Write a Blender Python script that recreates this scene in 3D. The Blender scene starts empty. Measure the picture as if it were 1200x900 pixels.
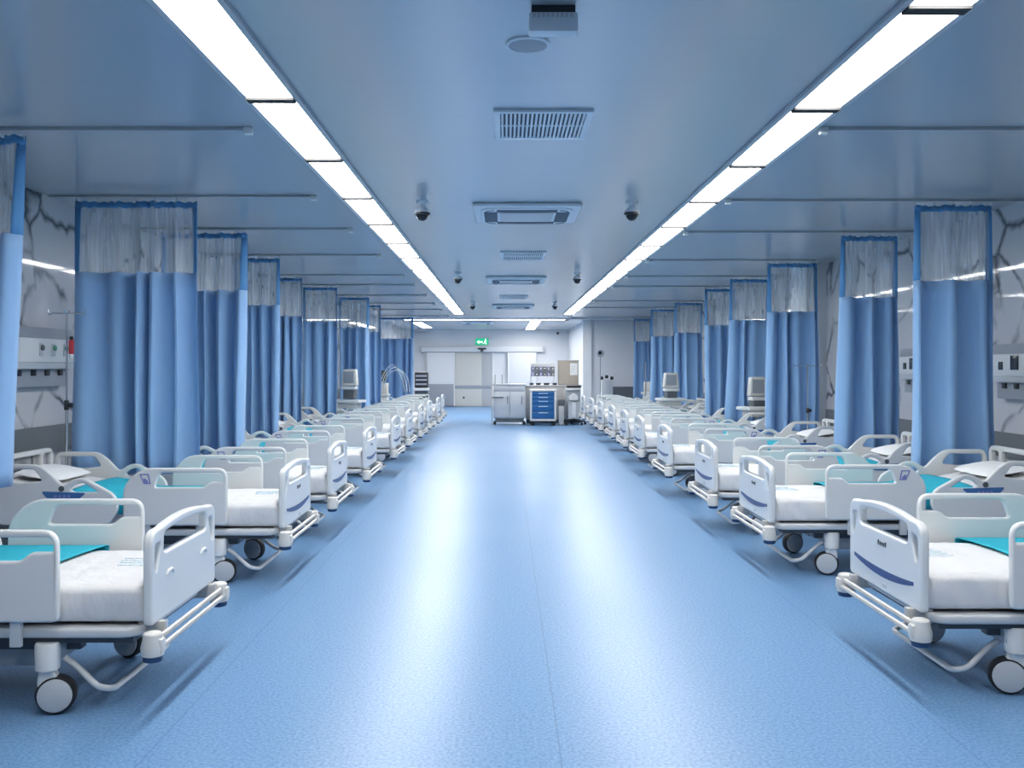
import bpy, bmesh, math, random
from mathutils import Vector, Matrix, noise
random.seed(7)
PI = math.pi
sc = bpy.context.scene
COL = sc.collection
H_CEIL = 2.90
WL, WR = -3.74, 4.36           # side walls
Y_BACK, Y_FAR = -4.5, 35.0

# ------------------------------------------------------------------ materials
def newmat(name):
    m = bpy.data.materials.new(name); m.use_nodes = True
    nt = m.node_tree
    b = nt.nodes['Principled BSDF']
    return m, nt, b
def setin(b, **kw):
    for k, v in kw.items():
        k = k.replace('_', ' ')
        if k in b.inputs:
            b.inputs[k].default_value = v
def mat(name, col, rough=.5, metal=0., spec=.5, bump=None, coat=0.):
    """principled material with a slight noise in roughness / optional bump"""
    m, nt, b = newmat(name)
    setin(b, Base_Color=(*col, 1), Roughness=rough, Metallic=metal)
    b.inputs['Specular IOR Level'].default_value = spec
    if coat: b.inputs['Coat Weight'].default_value = coat
    tc = nt.nodes.new('ShaderNodeTexCoord')
    n = nt.nodes.new('ShaderNodeTexNoise'); n.inputs['Scale'].default_value = 14
    nt.links.new(tc.outputs['Object'], n.inputs['Vector'])
    mr = nt.nodes.new('ShaderNodeMapRange')
    mr.inputs['To Min'].default_value = max(0, rough - .05); mr.inputs['To Max'].default_value = min(1, rough + .05)
    nt.links.new(n.outputs['Fac'], mr.inputs['Value']); nt.links.new(mr.outputs['Result'], b.inputs['Roughness'])
    if bump:
        sx, sy, sz, st = bump
        mp = nt.nodes.new('ShaderNodeMapping'); mp.inputs['Scale'].default_value = (sx, sy, sz)
        n2 = nt.nodes.new('ShaderNodeTexNoise'); n2.inputs['Scale'].default_value = 1; n2.inputs['Detail'].default_value = 3
        bp = nt.nodes.new('ShaderNodeBump'); bp.inputs['Strength'].default_value = st; bp.inputs['Distance'].default_value = .02
        nt.links.new(tc.outputs['Object'], mp.inputs['Vector']); nt.links.new(mp.outputs['Vector'], n2.inputs['Vector'])
        nt.links.new(n2.outputs['Fac'], bp.inputs['Height']); nt.links.new(bp.outputs['Normal'], b.inputs['Normal'])
    return m
M = {}
M['plastic'] = mat('white_plastic', (.74, .76, .77), .32)
M['plastic_grey'] = mat('light_grey_plastic', (.55, .58, .62), .4)
M['cream'] = mat('cream_plastic', (.70, .69, .66), .4)
M['metal_paint'] = mat('painted_steel', (.62, .65, .68), .4)
M['beige_metal'] = mat('beige_steel', (.56, .55, .53), .35, .3)
M['shaded_frame'] = mat('shade_dark_steel', (.05, .06, .075), .5)  # near-black puts the shade under the bed platform into the colour
M['rubber'] = mat('black_rubber', (.012, .013, .016), .6)
M['sheet'] = mat('white_sheet', (.74, .745, .76), .85, bump=(9, 9, 4, .7))
M['teal'] = mat('turquoise_cloth', (.012, .42, .56), .75, bump=(5, 9, 5, .4))
M['pillow'] = mat('pillow_cloth', (.84, .85, .87), .85, bump=(8, 8, 8, .4))
M['navy'] = mat('navy_print', (.012, .05, .20), .35)
M['blue_disc'] = mat('blue_plastic', (.02, .06, .16), .4)
M['panel_blue'] = mat('control_blue', (.05, .16, .40), .3)
M['lilac'] = mat('lilac_print', (.22, .24, .55), .4)
M['ink'] = mat('dark_ink', (.06, .07, .09), .5)
M['pale_ink'] = mat('pale_blue_print', (.60, .74, .84), .8)
M['steel'] = mat('stainless_steel', (.56, .58, .61), .42, .55)
M['steel_matt'] = mat('brushed_steel', (.52, .52, .52), .42, .6)
M['chrome'] = mat('chrome_tube', (.62, .64, .67), .22, .9)
M['white_paint'] = mat('white_paint', (.84, .85, .86), .45)
M['wall_paint'] = mat('wall_paint', (.82, .83, .85), .5)
M['grey_panel'] = mat('grey_panel', (.33, .36, .41), .45)
M['dark_grey'] = mat('dark_grey', (.10, .115, .13), .5)
M['guard'] = mat('wall_guard', (.16, .18, .20), .5)
M['door_cream'] = mat('door_cream', (.66, .66, .62), .4)
M['door_grey'] = mat('door_grey', (.50, .52, .54), .4)
M['cart_blue'] = mat('cart_blue', (.010, .115, .33), .35)
M['pale_handle'] = mat('pale_handle', (.45, .62, .82), .3)
M['beige'] = mat('beige_board', (.42, .38, .32), .5)
M['black'] = mat('black_plastic', (.02, .022, .028), .4)
M['red'] = mat('red_plastic', (.55, .05, .07), .4)
M['green_socket'] = mat('green_socket', (.12, .38, .26), .4)
M['screen'] = mat('dark_screen', (.02, .03, .045), .15)
M['ac_white'] = mat('cassette_white', (.76, .82, .88), .4)
M['vent_dark'] = mat('vent_dark', (.05, .08, .12), .6)
M['hose'] = mat('clear_hose', (.75, .80, .85), .3)
M['bar_dark'] = mat('dark_anodised_bar', (.05, .05, .052), .6, spec=.2)
M['track_grey'] = mat('grey_track', (.42, .46, .50), .45)
M['dome'] = mat('smoked_dome', (.012, .014, .02), .08)

def cloth_mat():
    m, nt, b = newmat('blue_curtain_cloth')
    setin(b, Base_Color=(.15, .37, .80, 1), Roughness=.8)
    b.inputs['Sheen Weight'].default_value = .25
    tc = nt.nodes.new('ShaderNodeTexCoord')
    n = nt.nodes.new('ShaderNodeTexNoise'); n.inputs['Scale'].default_value = 180; n.inputs['Detail'].default_value = 2
    mx = nt.nodes.new('ShaderNodeMixRGB'); mx.inputs['Color1'].default_value = (.30, .54, .88, 1); mx.inputs['Color2'].default_value = (.37, .61, .92, 1)
    nt.links.new(tc.outputs['Object'], n.inputs['Vector']); nt.links.new(n.outputs['Fac'], mx.inputs['Fac'])
    nt.links.new(mx.outputs['Color'], b.inputs['Base Color'])
    tr = nt.nodes.new('ShaderNodeBsdfTranslucent'); tr.inputs['Color'].default_value = (.20, .42, .78, 1)
    ms = nt.nodes.new('ShaderNodeMixShader'); ms.inputs['Fac'].default_value = .18
    out = nt.nodes['Material Output']
    nt.links.new(b.outputs['BSDF'], ms.inputs[1]); nt.links.new(tr.outputs['BSDF'], ms.inputs[2]); nt.links.new(ms.outputs['Shader'], out.inputs['Surface'])
    return m
M['curtain'] = cloth_mat()
M['tape'] = mat('blue_tape', (.09, .28, .56), .8)
def net_mat():
    m, nt, b = newmat('curtain_net')
    setin(b, Base_Color=(.80, .84, .90, 1), Roughness=.8)
    t = nt.nodes.new('ShaderNodeBsdfTransparent')
    tc = nt.nodes.new('ShaderNodeTexCoord')
    n = nt.nodes.new('ShaderNodeTexNoise'); n.inputs['Scale'].default_value = 3
    mp = nt.nodes.new('ShaderNodeMapping'); mp.inputs['Scale'].default_value = (9, 9, .4)
    mr = nt.nodes.new('ShaderNodeMapRange'); mr.inputs['From Min'].default_value = .3; mr.inputs['From Max'].default_value = .7
    mr.inputs['To Min'].default_value = .16; mr.inputs['To Max'].default_value = .44
    nt.links.new(tc.outputs['Object'], mp.inputs['Vector']); nt.links.new(mp.outputs['Vector'], n.inputs['Vector'])
    nt.links.new(n.outputs['Fac'], mr.inputs['Value'])
    ms = nt.nodes.new('ShaderNodeMixShader'); out = nt.nodes['Material Output']
    nt.links.new(mr.outputs['Result'], ms.inputs['Fac'])
    nt.links.new(t.outputs['BSDF'], ms.inputs[1]); nt.links.new(b.outputs['BSDF'], ms.inputs[2]); nt.links.new(ms.outputs['Shader'], out.inputs['Surface'])
    return m
M['net'] = net_mat()
def emit(name, col, s):
    m = bpy.data.materials.new(name); m.use_nodes = True; nt = m.node_tree
    nt.nodes.remove(nt.nodes['Principled BSDF'])
    e = nt.nodes.new('ShaderNodeEmission'); e.inputs['Color'].default_value = (*col, 1); e.inputs['Strength'].default_value = s
    nt.links.new(e.outputs['Emission'], nt.nodes['Material Output'].inputs['Surface'])
    return m
M['light'] = emit('lit_diffuser', (1.0, .985, .955), 17.0)
M['exit_green'] = emit('lit_green', (.01, .42, .22), 1.0)
M['exit_white'] = emit('lit_white', (.9, 1, .95), 1.2)

def floor_mat():
    m, nt, b = newmat('blue_vinyl_floor')
    tc = nt.nodes.new('ShaderNodeTexCoord')
    n = nt.nodes.new('ShaderNodeTexNoise'); n.inputs['Scale'].default_value = 70; n.inputs['Detail'].default_value = 5
    n2 = nt.nodes.new('ShaderNodeTexNoise'); n2.inputs['Scale'].default_value = .5; n2.inputs['Detail'].default_value = 2
    cr = nt.nodes.new('ShaderNodeValToRGB')
    cr.color_ramp.elements[0].position = .36; cr.color_ramp.elements[0].color = (.100, .240, .465, 1)
    cr.color_ramp.elements[1].position = .64; cr.color_ramp.elements[1].color = (.205, .370, .60, 1)
    nt.links.new(tc.outputs['Object'], n.inputs['Vector']); nt.links.new(tc.outputs['Object'], n2.inputs['Vector'])
    nt.links.new(n.outputs['Fac'], cr.inputs['Fac'])
    # welded seams of the vinyl rolls, every 1.6 m
    sp = nt.nodes.new('ShaderNodeSeparateXYZ'); nt.links.new(tc.outputs['Object'], sp.inputs[0])
    def math_(op, a, v):
        x = nt.nodes.new('ShaderNodeMath'); x.operation = op
        nt.links.new(a, x.inputs[0]); x.inputs[1].default_value = v
        return x.outputs[0]
    s = math_('ADD', sp.outputs['X'], 16.0 - .214 + .8)
    s = math_('MODULO', s, 1.6); s = math_('SUBTRACT', s, .8); s = math_('ABSOLUTE', s, 0); s = math_('LESS_THAN', s, .003)
    s = math_('MULTIPLY', s, .45)
    mx = nt.nodes.new('ShaderNodeMixRGB'); mx.inputs['Color2'].default_value = (.05, .12, .26, 1)
    nt.links.new(s, mx.inputs['Fac']); nt.links.new(cr.outputs['Color'], mx.inputs['Color1'])
    nt.links.new(mx.outputs['Color'], b.inputs['Base Color'])
    mr = nt.nodes.new('ShaderNodeMapRange'); mr.inputs['To Min'].default_value = .31; mr.inputs['To Max'].default_value = .41
    nt.links.new(n2.outputs['Fac'], mr.inputs['Value']); nt.links.new(mr.outputs['Result'], b.inputs['Roughness'])
    b.inputs['Specular IOR Level'].default_value = .55
    return m
M['floor'] = floor_mat()
def ceil_mat():
    m, nt, b = newmat('aluminium_ceiling')
    setin(b, Base_Color=(.49, .54, .59, 1), Roughness=.26, Metallic=.25)
    tc = nt.nodes.new('ShaderNodeTexCoord'); sp = nt.nodes.new('ShaderNodeSeparateXYZ'); nt.links.new(tc.outputs['Object'], sp.inputs[0])
    def math_(op, a, v):
        x = nt.nodes.new('ShaderNodeMath'); x.operation = op
        nt.links.new(a, x.inputs[0]); x.inputs[1].default_value = v
        return x.outputs[0]
    s = math_('ADD', sp.outputs['Y'], 30.0); s = math_('MODULO', s, .6); s = math_('SUBTRACT', s, .3); s = math_('ABSOLUTE', s, 0)
    s = math_('LESS_THAN', s, .0025); s = math_('MULTIPLY', s, .18)
    mx = nt.nodes.new('ShaderNodeMixRGB'); mx.inputs['Color1'].default_value = (.49, .54, .59, 1); mx.inputs['Color2'].default_value = (.3, .36, .42, 1)
    nt.links.new(s, mx.inputs['Fac']); nt.links.new(mx.outputs['Color'], b.inputs['Base Color'])
    n = nt.nodes.new('ShaderNodeTexNoise'); n.inputs['Scale'].default_value = .9
    nt.links.new(tc.outputs['Object'], n.inputs['Vector'])
    mr = nt.nodes.new('ShaderNodeMapRange'); mr.inputs['To Min'].default_value = .20; mr.inputs['To Max'].default_value = .24
    nt.links.new(n.outputs['Fac'], mr.inputs['Value']); nt.links.new(mr.outputs['Result'], b.inputs['Roughness'])
    return m
M['ceiling'] = ceil_mat()
def marble_mat():
    m, nt, b = newmat('veined_marble')
    tc = nt.nodes.new('ShaderNodeTexCoord')
    n1 = nt.nodes.new('ShaderNodeTexNoise'); n1.inputs['Scale'].default_value = 1.1; n1.inputs['Detail'].default_value = 7; n1.inputs['Distortion'].default_value = .6
    nt.links.new(tc.outputs['Object'], n1.inputs['Vector'])
    mp = nt.nodes.new('ShaderNodeMapping'); mp.inputs['Rotation'].default_value = (.5, .3, .2)
    add = nt.nodes.new('ShaderNodeMixRGB'); add.blend_type = 'ADD'; add.inputs['Fac'].default_value = .55
    nt.links.new(tc.outputs['Object'], mp.inputs['Vector']); nt.links.new(mp.outputs['Vector'], add.inputs['Color1']); nt.links.new(n1.outputs['Color'], add.inputs['Color2'])
    v = nt.nodes.new('ShaderNodeTexVoronoi'); v.feature = 'DISTANCE_TO_EDGE'; v.inputs['Scale'].default_value = 1.25
    nt.links.new(add.outputs['Color'], v.inputs['Vector'])
    cr = nt.nodes.new('ShaderNodeValToRGB')
    cr.color_ramp.elements[0].position = 0; cr.color_ramp.elements[0].color = (.07, .08, .10, 1)
    cr.color_ramp.elements[1].position = .045; cr.color_ramp.elements[1].color = (.60, .61, .64, 1)
    nt.links.new(v.outputs['Distance'], cr.inputs['Fac'])
    n3 = nt.nodes.new('ShaderNodeTexNoise'); n3.inputs['Scale'].default_value = 1.7; n3.inputs['Detail'].default_value = 3
    nt.links.new(tc.outputs['Object'], n3.inputs['Vector'])
    cr2 = nt.nodes.new('ShaderNodeValToRGB'); cr2.color_ramp.elements[0].position = .36; cr2.color_ramp.elements[1].position = .52
    nt.links.new(n3.outputs['Fac'], cr2.inputs['Fac'])
    mx = nt.nodes.new('ShaderNodeMixRGB'); mx.inputs['Color1'].default_value = (.60, .61, .64, 1)
    nt.links.new(cr2.outputs['Color'], mx.inputs['Fac']); nt.links.new(cr.outputs['Color'], mx.inputs['Color2'])
    nt.links.new(mx.outputs['Color'], b.inputs['Base Color'])
    b.inputs['Roughness'].default_value = .045
    return m
M['marble'] = marble_mat()

# ------------------------------------------------------------------ mesh helpers
def link(o, parent=None):
    COL.objects.link(o)
    if parent is not None: o.parent = parent
    return o
def fillet(pts, r, n=5, closed=False):
    """round the corners of a polyline / polygon (2D or 3D)"""
    pts = [Vector(p) for p in pts]; out = []
    N = len(pts)
    for i, p in enumerate(pts):
        if not closed and i in (0, N - 1):
            out.append(p); continue
        a, c = pts[i - 1], pts[(i + 1) % N]
        rr = r[i] if isinstance(r, (list, tuple)) else r
        d1, d2 = (a - p), (c - p)
        k = min(rr, d1.length * .48, d2.length * .48)
        if k < 1e-5: out.append(p); continue
        s, e = p + d1.normalized() * k, p + d2.normalized() * k
        for j in range(n + 1):
            t = j / n
            out.append(s * (1 - t) ** 2 + p * 2 * t * (1 - t) + e * t * t)
    return out
class MB:
    def __init__(self): self.bm = bmesh.new()
    def box(self, x0, x1, y0, y1, z0, z1, bev=0., seg=2, mtx=None):
        r = bmesh.ops.create_cube(self.bm, size=1)
        vs = r['verts']
        for v in vs:
            v.co = Vector(((x0 + x1) / 2 + v.co.x * (x1 - x0), (y0 + y1) / 2 + v.co.y * (y1 - y0), (z0 + z1) / 2 + v.co.z * (z1 - z0)))
            if mtx: v.co = mtx @ v.co
        if bev:
            es = list({e for v in vs for e in v.link_edges})
            bmesh.ops.bevel(self.bm, geom=es, offset=bev, segments=seg, affect='EDGES', profile=.6)
        return self
    def tube(self, pts, r, seg=8, closed=False, rads=None):
        pts = [Vector(p) for p in pts]; N = len(pts); rings = []
        up = None
        for i, p in enumerate(pts):
            a = pts[i - 1] if (i > 0 or closed) else p
            c = pts[(i + 1) % N] if (i < N - 1 or closed) else p
            t = (c - a)
            if t.length < 1e-9: t = Vector((0, 0, 1))
            t.normalize()
            if up is None:
                ref = Vector((0, 0, 1)) if abs(t.z) < .9 else Vector((1, 0, 0))
                up = (ref - t * ref.dot(t)).normalized()
            else:
                up = up - t * up.dot(t)
                up = up.normalized() if up.length > 1e-6 else Vector((1, 0, 0))
            sd = t.cross(up)
            rr = rads[i] if rads else r
            rings.append([self.bm.verts.new(p + (up * math.cos(2 * PI * k / seg) + sd * math.sin(2 * PI * k / seg)) * rr) for k in range(seg)])
        M_ = N if closed else N - 1
        for i in range(M_):
            a, b = rings[i], rings[(i + 1) % N]
            for k in range(seg):
                self.bm.faces.new((a[k], a[(k + 1) % seg], b[(k + 1) % seg], b[k]))
        if not closed:
            self.bm.faces.new(list(reversed(rings[0]))); self.bm.faces.new(rings[-1])
        return self
    def lathe(self, prof, seg=20, axis='Z', at=(0, 0, 0)):
        """prof: list of (r, h)"""
        at = Vector(at); rings = []
        for r, h in prof:
            ring = []
            for k in range(seg):
                a = 2 * PI * k / seg
                c, s = math.cos(a) * max(r, 1e-4), math.sin(a) * max(r, 1e-4)
                co = {'Z': (c, s, h), 'Y': (c, h, -s), 'X': (h, c, s)}[axis]
                ring.append(self.bm.verts.new(at + Vector(co)))
            rings.append(ring)
        for i in range(len(rings) - 1):
            a, b = rings[i], rings[i + 1]
            for k in range(seg):
                self.bm.faces.new((a[k], a[(k + 1) % seg], b[(k + 1) % seg], b[k]))
        self.bm.faces.new(list(reversed(rings[0]))); self.bm.faces.new(rings[-1])
        return self
    def grid(self, f, nu, nv):
        vs = [[self.bm.verts.new(f(i / nu, j / nv)) for j in range(nv + 1)] for i in range(nu + 1)]
        for i in range(nu):
            for j in range(nv):
                self.bm.faces.new((vs[i][j], vs[i + 1][j], vs[i + 1][j + 1], vs[i][j + 1]))
        return self
    def add_mesh(self, me, mtx=None):
        n = len(self.bm.verts)
        self.bm.from_mesh(me)
        if mtx:
            self.bm.verts.ensure_lookup_table()
            for v in list(self.bm.verts)[n:]: v.co = mtx @ v.co
        return self
    def build(self, name, m, parent=None, smooth=True, loc=None, thick=0.):
        bmesh.ops.recalc_face_normals(self.bm, faces=self.bm.faces[:])
        me = bpy.data.meshes.new(name); self.bm.to_mesh(me); self.bm.free()
        o = bpy.data.objects.new(name, me); me.materials.append(m)
        if smooth:
            for p in me.polygons: p.use_smooth = True
            try: me.set_sharp_from_angle(angle=math.radians(38))
            except Exception: pass
        if thick:
            s = o.modifiers.new('thickness', 'SOLIDIFY'); s.thickness = thick; s.offset = 0
        if loc: o.location = loc
        return link(o, parent)
def plate_mesh(outer, holes, t, bev=.008, res=2):
    """flat plate from outlines (2D), rounded edges, thickness t around z = 0"""
    cu = bpy.data.curves.new('outline', 'CURVE'); cu.dimensions = '2D'; cu.fill_mode = 'BOTH'
    for pl in [outer] + list(holes):
        s = cu.splines.new('POLY'); s.points.add(len(pl) - 1); s.use_cyclic_u = True
        for q, p in zip(s.points, pl): q.co = (p[0], p[1], 0, 1)
    cu.extrude = max(t / 2 - bev, .0005); cu.bevel_depth = bev; cu.bevel_resolution = res; cu.offset = -bev
    o = bpy.data.objects.new('outline', cu); COL.objects.link(o)
    dg = bpy.context.evaluated_depsgraph_get(); dg.update()
    me = bpy.data.meshes.new_from_object(o.evaluated_get(dg))
    bpy.data.objects.remove(o); bpy.data.curves.remove(cu)
    return me
# plate plane -> bed axes: (u,v,w) -> (x=u, z=v, y=w) or (y=u, z=v, x=w)
def T_xz(y): return Matrix(((1, 0, 0, 0), (0, 0, 1, y), (0, 1, 0, 0), (0, 0, 0, 1)))
def T_yz(x): return Matrix(((0, 0, 1, x), (1, 0, 0, 0), (0, 1, 0, 0), (0, 0, 0, 1)))

def tag(o, label=None, cat=None, group=None, kind=None):
    if label: o['label'] = label
    if cat: o['category'] = cat
    if group: o['group'] = group
    if kind: o['kind'] = kind
    return o
def thing(name, label, cat, loc=(0, 0, 0), rz=0, group=None):
    o = bpy.data.objects.new(name, None); COL.objects.link(o)
    o.empty_display_size = .1
    o.location = loc; o.rotation_euler = (0, 0, rz)
    return tag(o, label, cat, group)
def copy_tree(o, parent=None):
    c = o.copy(); COL.objects.link(c)
    if parent is not None: c.parent = parent
    for ch in list(o.children): copy_tree(ch, c)
    return c
ORD = ['first', 'second', 'third', 'fourth', 'fifth', 'sixth', 'seventh', 'eighth', 'ninth', 'tenth', 'eleventh', 'twelfth', 'thirteenth',
       'fourteenth', 'fifteenth', 'sixteenth', 'seventeenth', 'eighteenth', 'nineteenth', 'twentieth']

# ------------------------------------------------------------------ the room
def struct(name, m, *boxes):
    mb = MB()
    for b in boxes: mb.box(*b)
    return tag(mb.build(name, m, smooth=False), kind='structure')
struct('floor', M['floor'], (WL - .2, WR + .2, Y_BACK - .2, Y_FAR + .2, -.1, 0))
struct('ceiling', M['ceiling'], (WL - .2, WR + .2, Y_BACK - .2, Y_FAR + .2, H_CEIL, H_CEIL + .1))
struct('wall_left', M['marble'], (WL - .2, WL, Y_BACK, Y_FAR, 0, H_CEIL))
struct('wall_right', M['marble'], (WR, WR + .2, Y_BACK, 27.9, 0, H_CEIL))
struct('wall_far', M['wall_paint'], (WL, 2.42, Y_FAR, Y_FAR + .2, 0, H_CEIL))
struct('wall_back', M['wall_paint'], (WL, WR, Y_BACK - .2, Y_BACK, 0, H_CEIL))
struct('wall_corner', M['wall_paint'], (2.42, WR, 27.9, Y_FAR + .2, 0, H_CEIL))
struct('wall_pillar', M['white_paint'], (4.08, WR, 12.45, 13.1, 0, H_CEIL))
struct('trim_1', M['guard'], (WL, WL + .03, Y_BACK, Y_FAR, .80, 1.02))
struct('trim_2', M['guard'], (WR - .03, WR, Y_BACK, 12.4, .72, .93), (WR - .03, WR, 13.15, 27.9, .72, .93))
struct('trim_3', M['guard'], (3.22, WR - .03, 27.87, 27.9, .50, .90))
struct('trim_4', M['white_paint'], (2.36, 2.62, 27.84, 27.899, 0, H_CEIL), (2.36, 2.419, 27.90, 28.3, 0, H_CEIL))
struct('trim_5', M['white_paint'], (WL, 2.42, 26.4, 26.55, H_CEIL - .03, H_CEIL))

# ------------------------------------------------------------------ hospital bed (local: x from foot to head, y across, z up)
def foot_outline():
    arc = [(-.365 + .73 * i / 14, .782 + .034 * (1 - ((i - 7) / 7) ** 2)) for i in range(15)]
    pts = [(.43, .38), (-.43, .38), (-.43, .70)] + [None] + [(.43, .70)]
    left = fillet([(-.43, .55), (-.43, .782), (-.30, .797)], .07, 6)[1:-1]
    right = [Vector((-p.x, p.y)) for p in reversed(left)]
    mid = [Vector(p) for p in arc if abs(p[0]) < .33]
    bl = fillet([(.43, .45), (.43, .38), (.36, .38)], .03, 4)[1:-1]
    br = [Vector((-p.x, p.y)) for p in reversed(bl)]
    return left + mid + right + bl + br
def foot_holes():
    top = [(x, .776 - .18 * x * x) for x in [-.27 + .54 * i / 10 for i in range(11)]]
    main = fillet([(.30, .674), (-.30, .674), (-.285, .75)], .02, 3)
    main = [Vector((-.265, .674)), Vector((-.29, .685)), Vector((-.285, .748))] + [Vector(p) for p in top] + [Vector((.285, .748)), Vector((.29, .685)), Vector((.265, .674))]
    slot = fillet([(.325, .73), (.392, .72), (.394, .63), (.378, .60), (.358, .645)], .018, 4, True)
    slot2 = [Vector((-p.x, p.y)) for p in slot]
    return [main, slot, slot2]
def head_outline():
    return fillet([(-.42, .42), (-.44, .87), (.44, .87), (.42, .42)], [.03, .08, .08, .03], 6, True)
def head_holes():
    a = fillet([(-.24, .72), (-.24, .83), (.24, .83), (.24, .72)], .03, 4, True)
    b = fillet([(.28, .70), (.285, .83), (.395, .83), (.385, .66)], .03, 4, True)
    return [a, b, [Vector((-p.x, p.y)) for p in b]]
FOOT_RAIL = fillet([(.385, .41), (.385, .805), (.98, .805), (1.10, .68), (1.10, .41)], [.03, .075, .09, .06, .05], 6, True)
FOOT_HOLE = fillet([(.405, .71), (.405, .772), (.845, .772), (.885, .672), (.545, .672), (.50, .71)], [.01, .03, .025, .02, .02, .02], 4, True)
HEAD_RAIL = fillet([(1.20, .41), (1.125, .52), (1.16, .60), (1.37, .715), (1.44, .705), (1.515, .655), (1.60, .745), (1.68, .805), (2.0, .805), (2.03, .74), (2.02, .50), (1.96, .41)],
                   [.05, .05, .05, .05, .03, .03, .04, .05, .05, .03, .05, .05], 5, True)
HEAD_HOLE_A = fillet([(1.655, .69), (1.71, .770), (1.985, .770), (1.99, .70), (1.80, .675)], .025, 4, True)
HEAD_HOLE_B = fillet([(1.27, .615), (1.375, .678), (1.43, .665), (1.465, .635), (1.44, .612)], .015, 4, True)
HEAD_RAIL, HEAD_HOLE_A, HEAD_HOLE_B = [[p + Vector((0, .025 if p.y > .55 else 0)) for p in pl] for pl in (HEAD_RAIL, HEAD_HOLE_A, HEAD_HOLE_B)]
me_foot = plate_mesh(foot_outline(), foot_holes(), .042, .012, 3)
me_head = plate_mesh(head_outline(), head_holes(), .042, .012, 3)
me_frail = plate_mesh(FOOT_RAIL, [FOOT_HOLE], .034, .012, 3)
me_hrail = plate_mesh(HEAD_RAIL, [HEAD_HOLE_A, HEAD_HOLE_B], .034, .012, 3)

def matt_top(x):
    if x < 1.12: return .555
    t = min(1, (x - 1.12) / .2)
    return .555 + (x - 1.12) * .17 * t
def matt_bot(x): return .378 if x < 1.12 else .378 + (x - 1.12) * .15 * min(1, (x - 1.12) / .2)
def mattress():
    mb = MB(); nu, nv = 96, 52
    def f(u, v):
        x = .045 + u * 1.965
        a = 2 * PI * v
        # superellipse section with soft corners and end rounding
        e = min(1, min(u, 1 - u) * 1.965 / .05)
        k = math.sqrt(max(0, 1 - (1 - e) ** 2)) * .5 + .5 if e < 1 else 1
        n = .30
        c, s = math.cos(a), math.sin(a)
        cy = math.copysign(abs(c) ** n, c) * (.408 - (1 - k) * .05)
        sz = math.copysign(abs(s) ** n, s)
        zt, zb = matt_top(x), matt_bot(x)
        z = (zt + zb) / 2 + sz * (zt - zb) / 2 * (k if sz > 0 else 1)
        wv = noise.noise(Vector((x * 5, cy * 5, z * 9))) * .006 + noise.noise(Vector((x * 17, cy * 3, 2))) * .005 * (1 if abs(cy) > .36 else .3)
        if sz > .5: z += .010 * (1 - (cy / .43) ** 2) + wv * .7
        return Vector((x, cy + (math.copysign(1, cy) * (wv * 1.2 - .016 * abs(noise.noise(Vector((x * 11 + z * 6, cy * 2, z * 5))))) if abs(cy) > .37 else 0), z))
    vs = [[mb.bm.verts.new(f(i / nu, j / nv)) for j in range(nv)] for i in range(nu + 1)]
    for i in range(nu):
        for j in range(nv):
            mb.bm.faces.new((vs[i][j], vs[i + 1][j], vs[i + 1][(j + 1) % nv], vs[i][(j + 1) % nv]))
    mb.bm.faces.new(vs[0]); mb.bm.faces.new(list(reversed(vs[-1])))
    return mb
def castor_meshes(x, y, swivel, parent):
    c = MB()
    c.lathe([(.034, .19), (.050, .195), (.052, .30), (.046, .31)], 18, 'Z', (x, y, 0))
    ang = swivel
    mt = Matrix.Translation((x, y, 0)) @ Matrix.Rotation(ang, 4, 'Z')
    # neck and hood over the wheel
    hood = [(-.03, .20), (.03, .20), (.05, .15), (.075, .10), (.072, .05), (.03, .045), (-.035, .09), (-.04, .15)]
    me = plate_mesh(fillet(hood, .03, 4, True), [], .052, .012, 2)
    c.add_mesh(me, mt @ T_xz(0)); bpy.data.meshes.remove(me)
    o = c.build('castor', M['plastic'], parent)
    w = MB(); w.lathe([(.066, -.030), (.077, -.028), (.083, -.018), (.083, .018), (.077, .028), (.066, .030)], 28, 'Y', (.035, 0, .084))
    for v in w.bm.verts: v.co = mt @ v.co
    w.build('tyre', M['rubber'], o)
    d = MB()
    for q in (-1, 1):
        d.lathe([(.071, q * .029), (.070, q * .036), (.055, q * .041), (.0, q * .042)], 28, 'Y', (.035, 0, .084))
    for v in d.bm.verts: v.co = mt @ v.co
    d.build('wheel_cover', M['plastic_grey'], o)
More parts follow.
